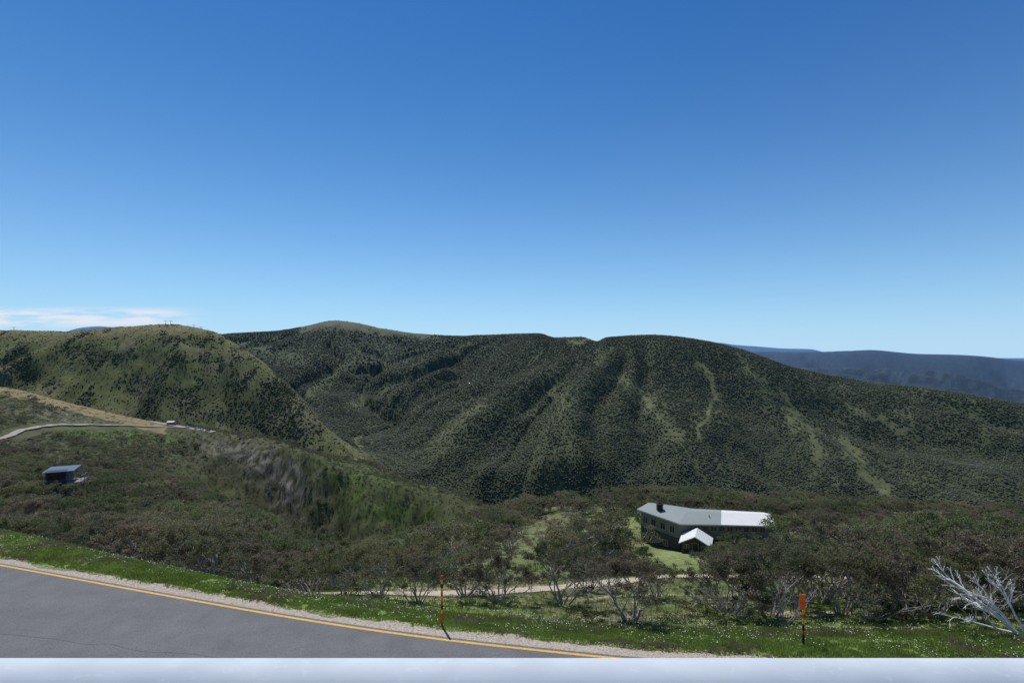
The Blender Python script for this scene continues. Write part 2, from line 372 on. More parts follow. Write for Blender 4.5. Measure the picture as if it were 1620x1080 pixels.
M_grav=mat('shoulder_gravel',(.52,.455,.375),(.32,.275,.22),rough=.95,scale=10,detail=9,bump=.8,bscale=30)
M_track=mat('pale_gravel',(.50,.43,.34),(.36,.30,.22),rough=.95,scale=2,detail=8,bump=.5,bscale=20)
M_lot=mat('car_park_gravel',(.36,.33,.28),(.26,.23,.19),rough=.95,scale=.6,detail=8)
M_yel=mat('yellow_paint',(.75,.43,.06),(.55,.33,.08),rough=.6,scale=8)
M_crack=mat('sealed_crack',(.115,.115,.118),rough=.7)
xs=np.arange(-80,45,.2); ry=roadY(xs)
def strip(name,ya,yb,zf,m,seg=1):
    vs=[];n=len(xs)
    for k in range(seg+1):
        f=k/seg; yy=ya*(1-f)+yb*f; vs.append(np.stack([xs,yy,zf(xs,yy)],1))
    V=np.concatenate(vs); i=np.arange(n-1)
    fs=np.concatenate([np.stack([k*n+i,k*n+i+1,(k+1)*n+i+1,(k+1)*n+i],1) for k in range(seg)])
    return mesh_np(name,V,fs,[m])
cz=lambda v:(lambda a,b: np.full(len(a),v))
road=link('road',strip('road',ry-8.4,ry+.12,cz(-10.972),M_asph)); meta(road,kind='structure')
rag=.62+.5*(fbm(xs/.7,xs*0,91)-.5)*2*.6+.3*(fbm(xs/4,xs*0,92)-.5)*2
ye=ry+rag
def shz(a,b):
    z=np.maximum(np.maximum(H(a,b),H(a,b-.15)),H(a,b+.12))+.012
    return np.where(b<roadY(a)+.3,-10.984,np.maximum(z,-11.25))
sh=link('gravel_shoulder',strip('gravel_shoulder',ry-.1,ye,shz,M_grav,seg=6)); meta(sh,kind='structure')
ln=link('road_marking',strip('road_marking',ry-.15,ry-.02,cz(-10.966),M_yel),parent=road)
for (x0,y0,x1,y1) in [(-22,20.5,-9,18.2)]:
    tt=np.linspace(0,1,80); cx=x0+(x1-x0)*tt; cy=y0+(y1-y0)*tt+(fbm(cx/1.5,cx*0,93)-.5)*.35
    V=np.concatenate([np.stack([cx,cy-.008,-10.967+0*cx],1),np.stack([cx,cy+.008,-10.967+0*cx],1)]); i=np.arange(79)
    link('road_crack',mesh_np('road_crack',V,np.stack([i,i+1,80+i+1,80+i],1),[M_crack]),parent=road)
def drape(name,pts,w,m,dz=.25,step=2.0,prof=5,level=False,wob=.25):
    pts=[np.array(p,float) for p in pts]
    P=[]
    for i in range(len(pts)-1):
        p0=pts[max(i-1,0)];p1=pts[i];p2=pts[i+1];p3=pts[min(i+2,len(pts)-1)]
        n=max(2,int(np.linalg.norm(p2-p1)/step))
        for k in range(n):
            t=k/n; P.append(.5*((2*p1)+(-p0+p2)*t+(2*p0-5*p1+4*p2-p3)*t*t+(-p0+3*p1-3*p2+p3)*t**3))
    P.append(pts[-1]); P=np.array(P); T=np.gradient(P,axis=0); T/=np.linalg.norm(T,axis=1)[:,None]+1e-9
    Nn=np.stack([-T[:,1],T[:,0]],1); n=len(P); V=[]
    wj=w*(1+wob*2*(fbm(np.arange(n)*.35,np.zeros(n),94)-.5))
    Zs=[]
    for k in range(prof):
        q=P+Nn*(wj*(k/(prof-1)-.5))[:,None]; Zs.append(H(q[:,0],q[:,1])); V.append(q)
    Zs=np.array(Zs)
    if level:
        zc=Zs.mean(0); zc=np.convolve(np.pad(zc,4,mode='edge'),np.ones(9)/9,'valid'); Zs=np.maximum(.5*np.repeat(zc[None],prof,0)+.5*Zs,Zs-.3)
    V=[np.stack([q[:,0],q[:,1],z+dz],1) for q,z in zip(V,Zs)]
    V=np.concatenate(V); i=np.arange(n-1)
    fs=np.concatenate([np.stack([k*n+i,k*n+i+1,(k+1)*n+i+1,(k+1)*n+i],1) for k in range(prof-1)])
    o=link(name,mesh_np(name,V,fs,[m],smooth=False)); meta(o,kind='structure'); return o,P
pxs=np.array([430,500,560,620,700,780,860,940,1020,1090,1160,1260,1400,1600,1800.])
ky,_=evalC(1,pxs)
track,TP=drape('gravel_track',[((a-810)/F*b,b) for a,b in zip(pxs,ky)],2.6,M_track,dz=.05,step=.4,wob=.6)
rp=[hit(a,b,150,600) for a,b in [(-80,706),(-20,700),(12,692),(30,683),(60,676),(120,673),(190,673),(260,676),(315,679)]]
hroad,_=drape('hill_road',rp,3.6,M_lot,dz=.6,step=3,level=True)
cpark,_=drape('car_park',[(-345,486),(-315,488),(-285,489)],9,M_lot,dz=.6,step=3,level=True)
# ------------------------------------------------------------ gum tree generator
def branch_tree(seed,height,spread,nstem,leafn=46,leafmatl=M_leaf,bark=M_bark,depth=3,leaf=True,r0=.078):
    rg=random.Random(seed); mb=MB(); tips=[]
    def grow(p,d,L,r,lv):
        n=4; pts=[p]; rad=[r]; q=Vector(p); dd=Vector(d)
        for i in range(n):
            dd=(dd+Vector((rg.uniform(-1,1),rg.uniform(-1,1),rg.uniform(-.5,.7)))*.24).normalized()
            q=q+dd*L/n; pts.append(q.copy()); rad.append(r*(1-.42*(i+1)/n))
            if leaf and lv>=1 and i>=2 and rg.random()<.5: tips.append(q.copy())
            if lv<=1 and rg.random()<.3:
                s=Vector((rg.uniform(-1,1),rg.uniform(-1,1),rg.uniform(-.1,.7))).normalized(); a=q.copy(); l=rg.uniform(.25,.6)
                mb.tube([a,a+s*l*.5,a+s*l+Vector((rg.uniform(-.1,.1),rg.uniform(-.1,.1),.06))],[.014,.010,.006],n=3)
        mb.tube(pts,rad,n=5 if lv<2 else 3)
        if lv>=depth: tips.append(q.copy()); return
        k=rg.choice([2,3,3]) if lv<depth-1 else rg.choice([2,3])
        for _ in range(k):
            s=Vector((rg.uniform(-1,1),rg.uniform(-1,1),rg.uniform(-.35,.45)))
            nd=(dd+s*.75).normalized()
            if leaf and nd.z<.05: nd.z=.1; nd.normalize()
            grow(q,nd,L*rg.uniform(.55,.8),r*.55,lv+1)
    for i in range(nstem):
        a=2*math.pi*(i+rg.random()*.7)/nstem; ti=rg.uniform(.25,1.0)*spread/height
        d=Vector((math.cos(a)*ti,math.sin(a)*ti,1)).normalized()
        grow(Vector((math.cos(a)*.12,math.sin(a)*.12,-.25)),d,height*rg.uniform(.36,.5),r0*rg.uniform(.6,1.1),0)
    tr=mb.mesh('trunk',[bark])
    cr=None
    if leaf:
        rs=np.random.RandomState(seed)
        T=np.array([tuple(t) for t in tips])
        zc=T[:,2]; rr_=np.hypot(T[:,0],T[:,1]); 
        dome=zc+rr_*.35; keep=dome>np.percentile(dome,36); T=T[keep]
        n=len(T)*leafn
        c=np.repeat(T,leafn,0)
        u=rs.normal(size=(n,3)); u/=np.linalg.norm(u,axis=1)[:,None]; u*=rs.rand(n,1)**.45
        sz=np.repeat(rs.uniform(.55,1.2,(len(T),1)),leafn,0)
        c=c+u*np.array([.36,.36,.22])*sz*(height/4)
        a=rs.normal(size=(n,3)); a/=np.linalg.norm(a,axis=1)[:,None]; b=rs.normal(size=(n,3)); b-=a*(a*b).sum(1)[:,None]; b/=np.linalg.norm(b,axis=1)[:,None]
        l=rs.uniform(.038,.078,(n,1)); w=l*.45
        V=np.stack([c-a*l,c+b*w,c+a*l,c-b*w],1).reshape(-1,3)
        cr=mesh_np('crown',V,np.arange(n*4).reshape(-1,4),[leafmatl])
    return tr,cr
VAR=[]
for i,(hh,spd,ns) in enumerate([(4.0,3.4,8),(4.0,3.8,9),(4.2,2.6,7),(3.8,4.2,10),(4.2,3.0,8),(4.0,3.6,8)]):
    tr,cr=branch_tree(100+i,hh,spd,ns,leafmatl=[M_leaf2,M_leaf,M_leaf3][i%3],leafn=42)
    zc=np.array([v.co.z for v in cr.vertices]).max()
    VAR.append((tr,cr,zc))
DEADV=[branch_tree(300+i,3.4,3.6,7,leaf=False,bark=M_deadg,r0=.06)[0] for i in range(3)]
DEADH=[max(v.co.z for v in d.vertices) for d in DEADV]
def capheight(x,y,h,z):
    p=810+F*x/y; b=HY-F*z/y
    lim=None
    if 1052<p<1136 and y<90: lim=922
    elif 1136<=p<1290 and y<97: lim=857
    elif 440<p<640 and y<120: lim=862-(abs(p-540)*.12)
    elif 985<p<=1052 and y<90: lim=872
    elif 60<p<150 and y<98: lim=757
    if lim is None: return h
    return min(h,max(1.0,(b-lim)*y/F))
def place_tree(vi,x,y,h,rz,first_label,group='snow gum trees on the slope',wide=1.0):
    tr,cr,zc=VAR[vi]
    e=bpy.data.objects.new('snow_gum_tree',None); COL.objects.link(e); e.empty_display_size=.3
    z=h1(x,y); h=capheight(x,y,h,z)
    s=h/zc
    e.location=(x,y,z-.05); e.rotation_euler=(0,0,rz); e.scale=(s*wide,s*wide,s)
    for nm,d in (('trunk',tr),('crown',cr)):
        o=bpy.data.objects.new(nm,d); COL.objects.link(o); o.parent=e
    meta(e,first_label,'tree',group=group); return e
hero=[(600,28,3.3,1),(662,27,2.6,0),(790,28.5,3.3,3),(890,29,3.6,1),(1000,24.6,3.7,0),(930,33,3.3,3),(1040,30,2.3,4),(735,31,2.8,5),
 (1152,26.5,3.7,3),(1215,25.8,3.7,1),(1265,27.2,3.7,0),(1330,26,3.8,4),(1400,27,3.8,3),(1445,26,3.5,5),(1500,27.8,3.8,1),(1570,28,3.9,3),(1650,26.5,3.9,0),
 (1185,30,4.1,5),(1290,29,4.1,1),(1370,29.5,4.1,0),(1425,29,4.0,2),(1470,30,4.3,3),(1540,31,4.3,5),(1600,31,4.3,1),(1330,33,4.5,3),
 (140,38,3.8,3),(205,37,3.6,0),(275,35,3.7,4),(325,34,3.6,1),(395,32,3.2,0),(445,32,3.0,3),(495,30.5,2.6,5),(545,30,2.6,2),(60,42,4.3,1),(-20,44,4.6,0),(170,44,4.6,2)]
pts=[];
for a,b,h,v in hero: pts.append(((a-810)/F*b,b,h,v))
def clearing(X,Y,px):
    d=np.ones(X.shape)
    d*=np.where((px>985)&(px<1142)&(Y>41)&(Y<118),0,1)
    d*=np.where((px>1052)&(px<1136)&(Y<=41),.35,1)
    d*=np.where((px>1142)&(px<1290)&(Y>82)&(Y<118),0,1)
    d*=np.where((px>820)&(px<=985)&(Y>66)&(Y<135),.08,1)
    d*=np.where((px>60)&(px<150)&(Y>96)&(Y<106),0,1)
    return d
TPx,TPy=TP[:,0],TP[:,1]
def grid_pts(y0,y1,sp,pxlo,pxhi,seed):
    rs=np.random.RandomState(seed); ys=np.arange(y0,y1,sp); out=[]
    for yy in ys:
        x0=(pxlo-810)/F*yy; x1=(pxhi-810)/F*yy; xs_=np.arange(x0,x1,sp)
        out.append(np.stack([xs_+rs.uniform(-.45,.45,len(xs_))*sp,yy+rs.uniform(-.45,.45,len(xs_))*sp],1))
    return np.concatenate(out)
G=grid_pts(27,172,3.5,-420,2050,5)
px=810+F*G[:,0]/G[:,1]; ver,_=evalC(0,px)
rs=np.random.RandomState(3)
dn=clearing(G[:,0],G[:,1],px)
dn*=np.where(G[:,1]<ver+4.5,0,1)
dn*=np.where((px>560)&(px<1100)&(G[:,1]<42),0,1)
dn*=np.where((px>560)&(px<985)&(G[:,1]>=42)&(G[:,1]<80),.6,1)
dn*=np.where(px>=1100,1.0,.74)
dn*=.04+1.5*ss(.37,.56,fbm(G[:,0]/13,G[:,1]/13,44))
dt=np.min(np.hypot(G[:,0][:,None]-TPx[None,::3],G[:,1][:,None]-TPy[None,::3]),1)
dn*=dt>2.4
hx=np.array([p[0] for p in pts]);hy=np.array([p[1] for p in pts])
dn*=np.min(np.hypot(G[:,0][:,None]-hx,G[:,1][:,None]-hy),1)>1.9
G=G[rs.rand(len(G))<dn]
G=G[np.argsort(G[:,1])]
rest=[]
for i,(x,y) in enumerate(G):
    h=rs.uniform(2.8,5.1)*(1 if y<45 else 1.14)
    if len(pts)<272: pts.append((x,y,h,rs.randint(6)))
    else: rest.append((x,y,h,rs.randint(6)))
labs=['multi-stemmed snow gum with sparse olive crown on grassy slope','spreading snow gum with brown-olive domed crown among others']
for i,(x,y,h,v) in enumerate(pts):
    place_tree(v,x,y,h,rs.uniform(0,6.28),labs[1 if y>40 else 0],wide=rs.uniform(.95,1.25))
for a,b,h in [(20,41,3.6),(-30,48,4),(45,52,4),(90,45,3),(0,60,4.5),(15,46,3.6),(70,56,4),(250,38,2.8),(520,42,2.3),(640,50,3.5),(950,75,4),(975,82,4.2),(700,60,3.5),(1620,28,3.2),(1320,45,4),(1490,38,3.6),(880,60,4),(930,68,3.8),(1550,25,2.6),(110,62,4.5),(180,70,4.5),(300,60,4),(380,70,4),(1240,24.6,2.0),(1375,24.8,2.2),(1480,25,2.4),(1170,25,1.9),
              (385,445,8),(402,440,9),(418,430,8),(432,425,9),(447,420,8),(460,410,9),(470,400,8),(395,425,8),(440,405,8),(455,395,9),(478,385,8),(350,460,8),(365,450,8)]:
    k=random.randrange(3); x=(a-810)/F*b
    e=link('bare_tree',None,loc=(x,b,h1(x,b))); e.scale=(h/DEADH[k],)*3; e.rotation_euler=(0,0,random.uniform(0,6))
    link('trunk',DEADV[k],parent=e); meta(e,'leafless grey snow gum with tangled thin branches','tree',group='bare grey trees')
# leaning white dead tree
rg=random.Random(5)
mb=MB()
def wgrow(p,d,L,r,lv):
    n=6; pts_=[p];rad=[r];q=Vector(p);dd=Vector(d)
    for i in range(n):
        dd=(dd+Vector((rg.uniform(-1,1),rg.uniform(-.8,.8),rg.uniform(-.7,.6)))*.20).normalized(); q=q+dd*L/n
        if q.z<.1: dd.z=abs(dd.z)
        pts_.append(q.copy()); rad.append(max(r*(1-.5*(i+1)/n),.008))
        if lv<3 and i in (1,2,3,4) and rg.random()<.6:
            s=Vector((rg.uniform(-1,.6),rg.uniform(-.8,.8),rg.uniform(-.15,.8))); wgrow(q,(dd*.7+s*.7).normalized(),L*rg.uniform(.35,.55),r*.52,lv+1)
    mb.tube(pts_,rad,n=7 if lv<2 else 4)
    if lv<3:
        for _ in range(2):
            s=Vector((rg.uniform(-1,1),rg.uniform(-.8,.8),rg.uniform(-.4,.7))); wgrow(q,(dd+s*.6).normalized(),L*.5,r*.5,lv+1)
bx,by=(1618-810)/F*21.9,21.9
wgrow(Vector((0,0,0)),Vector((-.85,.1,.5)),2.3,.095,0)
wgrow(Vector((-.1,.1,0)),Vector((-.6,.2,.85)),1.8,.07,0)
wgrow(Vector((.1,.1,0)),Vector((-.95,.3,.3)),2.1,.065,0)
wgrow(Vector((.3,.2,0)),Vector((.0,.2,.9)),1.5,.055,0)
mb.tube([(0.05,0,.02),(.5,-.1,-.02),(1.3,-.15,.02)],[.10,.11,.09],7)
e=link('dead_tree',None,loc=(bx,by,h1(bx,by)-.02)); link('trunk',mb.mesh('trunk',[M_dead],True),parent=e)
meta(e,'bleached white dead tree leaning over the grass verge','tree')
# ------------------------------------------------------------ instancer
def instancer(name,P,S,R,IDX,variants,label=None):
    me=bpy.data.meshes.new(name); P=np.asarray(P,np.float32)
    me.vertices.add(len(P)); me.vertices.foreach_set('co',P.ravel())
    a=me.attributes.new('scl','FLOAT_VECTOR','POINT'); a.data.foreach_set('vector',np.asarray(S,np.float32).ravel())
    a=me.attributes.new('rot','FLOAT_VECTOR','POINT'); a.data.foreach_set('vector',np.stack([np.zeros(len(P)),np.zeros(len(P)),R],1).astype(np.float32).ravel())
    a=me.attributes.new('vid','INT','POINT'); a.data.foreach_set('value',np.asarray(IDX,np.int32))
    o=link(name,me); meta(o,kind='stuff')
    ng=bpy.data.node_groups.new(name,'GeometryNodeTree')
    ng.interface.new_socket('Geometry',in_out='INPUT',socket_type='NodeSocketGeometry'); ng.interface.new_socket('Geometry',in_out='OUTPUT',socket_type='NodeSocketGeometry')
    N=ng.nodes;L=ng.links
    gi=N.new('NodeGroupInput');go=N.new('NodeGroupOutput'); ip=N.new('GeometryNodeInstanceOnPoints')
    jj=N.new('GeometryNodeJoinGeometry')
    for var in variants:
        j=N.new('GeometryNodeJoinGeometry')
        for ob in var:
            oi=N.new('GeometryNodeObjectInfo'); oi.inputs['Object'].default_value=ob; oi.transform_space='ORIGINAL'
            L.new(oi.outputs['Geometry'],j.inputs[0])
        g=N.new('GeometryNodeGeometryToInstance'); L.new(j.outputs[0],g.inputs[0]); L.new(g.outputs[0],jj.inputs[0])
    L.new(jj.outputs[0],ip.inputs['Instance']); ip.inputs['Pick Instance'].default_value=True
    def at(n,t):
        x=N.new('GeometryNodeInputNamedAttribute'); x.data_type=t; x.inputs['Name'].default_value=n; return x.outputs[0]
    L.new(gi.outputs[0],ip.inputs['Points']); L.new(at('vid','INT'),ip.inputs['Instance Index'])
    L.new(at('rot','FLOAT_VECTOR'),ip.inputs['Rotation']); L.new(at('scl','FLOAT_VECTOR'),ip.inputs['Scale'])
    L.new(ip.outputs[0],go.inputs[0])
    md=o.modifiers.new('scatter','NODES'); md.node_group=ng
    return o
src={}
for ob in list(COL.objects):
    if ob.name.startswith('snow_gum_tree') and ob.type=='EMPTY':
        ch=ob.children
        for vi,(tr,cr,zc) in enumerate(VAR):
            if vi not in src and any(c.data==tr for c in ch): src[vi]=tuple(ch)
variants=[src[i] for i in range(6)]
G2=grid_pts(172,560,5.2,-420,880,9)
Z2=H(G2[:,0],G2[:,1]); mk2=masks(G2[:,0],G2[:,1],Z2)
dn=.30+1.2*(fbm(G2[:,0]/35,G2[:,1]/35,46)-.5)*2
dn=np.clip(dn,.03,1)*(1-mk2['gold'])*(1-.7*np.clip(mk2['scree']*1.6,0,1))*(1-.95*mk2['sgreen'])
dn+= .8*gb(mk2['px'],mk2['py'],290,700,55,18)*(mk2['sp'])
rpx=np.array([p[0] for p in rp]);rpy=np.array([p[1] for p in rp])
rr=np.concatenate([np.stack([np.linspace(rpx[i],rpx[i+1],14),np.linspace(rpy[i],rpy[i+1],14)],1) for i in range(len(rpx)-1)])
def roadclear(G,front,back):
    dx=G[:,0][:,None]-rr[:,0]*(G[:,1][:,None]/rr[:,1]); dy=G[:,1][:,None]-rr[:,1]
    return ~np.any((np.abs(dx)<7)&(dy>-front)&(dy<back),axis=1)
dn*=roadclear(G2,26,7)
dn*=~((G2[:,0]>-370)&(G2[:,0]<-262)&(G2[:,1]>455)&(G2[:,1]<505))
k=rs.rand(len(G2))<dn; G2=G2[k];Z2=Z2[k]
h2=rs.uniform(2.0,5.4,len(G2))
R_=np.array(rest)
Rz=H(R_[:,0],R_[:,1])
R_[:,2]=[capheight(a,b,c,z) for (a,b,c,_v),z in zip(R_,Rz)]
P=np.concatenate([np.stack([R_[:,0],R_[:,1],Rz],1),np.stack([G2[:,0],G2[:,1],Z2],1)])
hh=np.concatenate([R_[:,2],h2]); s=hh/4.6
S=np.stack([s*1.15,s*1.15,s],1)
instancer('snow_gum_forest',P,S,rs.uniform(0,6.28,len(P)),rs.randint(0,6,len(P)),variants)
def shrub_mesh(seed,m,n=420):
    r=np.random.RandomState(seed); T=np.stack([r.normal(0,.35,14),r.normal(0,.35,14),r.uniform(.1,.5,14)],1)
    c=np.repeat(T,n//14,0); n=len(c); u=r.normal(size=(n,3)); u/=np.linalg.norm(u,axis=1)[:,None]; c=c+u*r.rand(n,1)**.4*np.array([.28,.28,.2])
    a=r.normal(size=(n,3));a/=np.linalg.norm(a,axis=1)[:,None];b=r.normal(size=(n,3));b-=a*(a*b).sum(1)[:,None];b/=np.linalg.norm(b,axis=1)[:,None]
    l=r.uniform(.03,.08,(n,1)); V=np.stack([c-a*l,c+b*l*.5,c+a*l,c-b*l*.5],1).reshape(-1,3)
    return mesh_np('shrub',V,np.arange(n*4).reshape(-1,4),[m])
shr=[]
M_shr2=leafmat('heath_leaves_dry',(.21,.19,.10),(.12,.115,.06),trans=.3,patch=.3,pscale=.03)
for i,(a,b) in enumerate([(740,26),(1090,27.5),(560,29)]):
    x=(a-810)/F*b; o=link('heath_shrub',shrub_mesh(50+i,M_shr2 if i==1 else M_shrub),loc=(x,b,h1(x,b))); o.scale=(.7,.7,.7); meta(o,'low green heath shrub in rough grass','shrub',group='low heath shrubs'); shr.append((o,))
G3=grid_pts(23,130,1.3,-420,2050,15); px=810+F*G3[:,0]/G3[:,1]; ver,_=evalC(0,px)
dt=np.min(np.hypot(G3[:,0][:,None]-TPx[None,::3],G3[:,1][:,None]-TPy[None,::3]),1)
cl=np.where((px>985)&(px<1142)&(G3[:,1]>50)&(G3[:,1]<118),.05,1)*np.where((px>820)&(px<=985)&(G3[:,1]>66)&(G3[:,1]<135),.2,1)
k=(rs.rand(len(G3))<(.1+.55*ss(.42,.6,fbm(G3[:,0]/5,G3[:,1]/5,55)))*cl*np.where(G3[:,1]<45,.75,.45)*np.where((px>1100)&(G3[:,1]<34),1.7,1))&(G3[:,1]>ver+1.6)&(dt>1.5); G3=G3[k]
s3=rs.uniform(.3,.85,len(G3))*np.where(G3[:,1]<30,.75,1)
G4=grid_pts(172,600,3.0,-420,880,19); Z4=H(G4[:,0],G4[:,1]); m4=masks(G4[:,0],G4[:,1],Z4)
k=(rs.rand(len(G4))<np.clip(.55*(1-m4['scree']*.6)*(1-m4['gold']*.85)+.3*m4['sgreen'],0,1))&roadclear(G4,8,4); G4=G4[k];Z4=Z4[k]
s4=rs.uniform(.8,1.9,len(G4))
P=np.concatenate([np.stack([G3[:,0],G3[:,1],H(G3[:,0],G3[:,1])],1),np.stack([G4[:,0],G4[:,1],Z4],1)]); s=np.concatenate([s3,s4])
instancer('heath_scrub',P,np.stack([s*1.2,s*1.2,s],1),rs.uniform(0,6.28,len(P)),rs.choice(3,len(P),p=[.42,.16,.42]),shr)
# far hill forest
fart=[]
for i in range(5):
    bm=bmesh.new(); r=random.Random(i+70)
    for k in range(5):
        g=bmesh.ops.create_icosphere(bm,subdivisions=2 if k==0 else 1,radius=r.uniform(.3,.45) if k else .5)
        off=Vector((r.uniform(-.5,.5),r.uniform(-.5,.5),r.uniform(.25,.42)))
        for v in g['verts']:
            v.co=v.co*r.uniform(.8,1.2); v.co.z*=.7; v.co+=off
    for f_ in bm.faces: f_.smooth=True
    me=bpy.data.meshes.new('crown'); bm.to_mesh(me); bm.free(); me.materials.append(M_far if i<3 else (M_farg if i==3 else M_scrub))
    mb=MB(); mb.tube([(0,0,-.3),(.03,0,.2),(0,.05,.5)],[.06,.045,.03],5); 
    a,b=[(700,1250),(1000,1200),(1200,1200),(1300,1250),(300,1150)][i]; x=(a-810)/F*b
    sc=4 if i<4 else 2.4
    e=link('hillside_tree',None,loc=(x,b,h1(x,b))); e.scale=(sc,sc,sc)
    c=link('crown',me,parent=e); tr=link('trunk',mb.mesh('trunk',[M_bark]),parent=e)
    meta(e,'dark green rounded gum on the forested hillside' if i<4 else 'low olive scrub gum on the open ridge slope','tree',group='hillside trees'); fart.append((c,tr))
def farpts(y0,y1,sp,seed,p0=-350,p1=2000,scrub=False):
    g=grid_pts(y0,y1,sp,p0,p1,seed)
    z=H(g[:,0],g[:,1]); 
    keep=(HY-F*z/g[:,1])<818; g=g[keep]; z=z[keep]
    mm=masks(g[:,0],g[:,1],z)
    if scrub: d=mm['left']*np.clip(.9-.85*mm['lg'],0.03,1)
    else: d=mm['main']*(1-1.0*mm['gr'])*(.95+.5*(mm['n']-.5))+mm['left']*np.clip(.25-.75*mm['lg']+.35*ss(.5,.6,mm['fine'])+.45*gb(mm['px'],mm['py'],460,670,100,50,40),0.0,1)
    tan=gb(mm['px'],mm['py'],545,511,80,8)*(g[:,1]>2000); d=d*(1-.95*np.clip(tan*1.3,0,1))
    k=np.random.RandomState(seed+1).rand(len(g))<d
    return np.stack([g[k,0],g[k,1],z[k]],1)
A=farpts(700,1250,4.3,31); B=farpts(1250,1950,5.2,32); D=farpts(1950,2750,8,33)
E=farpts(600,1270,4.4,34,-350,620,True)
P=np.concatenate([A,B,D]); s=np.concatenate([rs.uniform(2.2,4.3,len(A)),rs.uniform(2.8,5.0,len(B)),rs.uniform(4.2,6.8,len(D))])
vid=rs.choice(4,len(P),p=[.32,.32,.28,.08])
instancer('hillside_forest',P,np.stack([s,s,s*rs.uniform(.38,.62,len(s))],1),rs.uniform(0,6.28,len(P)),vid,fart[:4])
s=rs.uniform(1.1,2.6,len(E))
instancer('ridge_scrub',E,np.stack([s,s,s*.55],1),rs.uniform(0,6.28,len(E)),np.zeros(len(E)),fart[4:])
# ------------------------------------------------------------ verge grass & flowers
def blades(name,P,h,w,m,nb,seed,lean=.4):
    r=np.random.RandomState(seed); n=len(P)*nb
    c=np.repeat(P,nb,0)+np.concatenate([r.uniform(-.07,.07,(n,2)),np.zeros((n,1))],1)
    a=r.uniform(0,6.28,n); hh=np.repeat(h,nb)*r.uniform(.5,1.1,n); d=np.stack([np.cos(a),np.sin(a),0*a],1)
    pr=np.stack([-np.sin(a),np.cos(a),0*a],1)*w
    tip=c+d*(hh*lean*r.rand(n))[:,None]; tip[:,2]+=hh
    V=np.stack([c-pr,c+pr,tip],1).reshape(-1,3)
    return mesh_np(name,V,np.arange(n*3).reshape(-1,3),[m])
M_grass=leafmat('verge_grass',(.22,.31,.065),(.14,.20,.045),rnd=0,trans=.5,scale=1.3)
M_dry=leafmat('dry_grass',(.28,.25,.14),(.16,.17,.07),rnd=0,trans=.4,scale=.9)
M_fl=mat('white_petals',(.8,.8,.76),(.7,.7,.66),rough=.7)
r=np.random.RandomState(77)
n=85000; x=r.uniform(-48,32,n); k1=roadY(x)+.6
px0=810+F*x/(k1+2); ver,_=evalC(0,np.clip(px0,-800,2400)); y=k1+r.rand(n)*(ver+1.4-k1)
k=fbm(x/.7,y/.7,95)>.27; x,y=x[k],y[k]
k=(y-roadY(x)-.55)>r.rand(len(x))*.4; x,y=x[k],y[k]
dryk=fbm(x/1.8,y/1.1,98)>.62
hh=.04+.17*fbm(x/1.1,y/1.1,96)**1.5*1.3
Pg=np.stack([x,y,H(x,y)],1)
o=link('verge_grass',blades('verge_grass',Pg[~dryk],hh[~dryk],.012,M_grass,5,1)); meta(o,kind='stuff')
n=36000; x=r.uniform(-45,40,n); ver,_=evalC(0,np.clip(810+F*x/25,-800,2400)); y=ver+r.rand(n)**1.3*24
px0=810+F*x/y; k=(px0>-100)&(px0<1700)&(np.min(np.hypot(x[:,None]-TPx[None,::4],y[:,None]-TPy[None,::4]),1)>1.3); x,y=x[k],y[k]
gk=fbm(x/4,y/4,99)>.47
hx2=.1+.15*r.rand(len(x)); Px=np.stack([x,y,H(x,y)],1)
Pd=np.concatenate([Px[~gk],Pg[dryk]]); hd=np.concatenate([hx2[~gk],hh[dryk]])
o=link('dry_grass',blades('dry_grass',Pd,hd,.014,M_dry,5,2)); meta(o,kind='stuff')
o=link('slope_grass',blades('slope_grass',Px[gk],hx2[gk],.014,M_grass,5,3)); meta(o,kind='stuff')
n=8500; x=r.uniform(-48,30,n); k1=roadY(x)+1.0; px0=810+F*x/(k1+2); ver,_=evalC(0,np.clip(px0,-800,2400)); y=k1+r.rand(n)**.8*(ver+3-k1)
k=fbm(x/2.2,y/1.2,97)>.5; x,y=x[k],y[k]; n=len(x)
z=H(x,y)+r.uniform(.08,.2,n); ra=r.uniform(.009,.02,n)
ang=np.arange(6)*math.pi/3; tl=r.uniform(-.5,.5,(n,2))
V=np.stack([np.stack([x+ra*math.cos(q),y+ra*math.sin(q),z+ra*(tl[:,0]*math.cos(q)+tl[:,1]*math.sin(q))],1) for q in ang],1).reshape(-1,3)
o=link('white_daisies',mesh_np('white_daisies',V,np.arange(n*6).reshape(-1,6),[M_fl])); meta(o,kind='stuff')
n=5000; x=r.uniform(-40,18,n); y=roadY(x)+.05+r.rand(n)*.85; ra=r.uniform(.012,.035,n); z=np.maximum(H(x,y),-11.1)+.02
tet=np.array([[1,0,0],[-.5,.9,0],[-.5,-.9,0],[0,0,.8]]); rot=r.uniform(0,6.28,n)
Vt=np.stack([np.stack([x+ra*(tv[0]*np.cos(rot)-tv[1]*np.sin(rot)),y+ra*(tv[0]*np.sin(rot)+tv[1]*np.cos(rot)),z+ra*tv[2]],1) for tv in tet],1).reshape(-1,3)
fi=(np.arange(n)[:,None,None]*4+np.array([[0,1,3],[1,2,3],[2,0,3]])[None]).reshape(-1,3)
o=link('shoulder_pebbles',mesh_np('shoulder_pebbles',Vt,fi,[M_grav])); meta(o,kind='stuff')
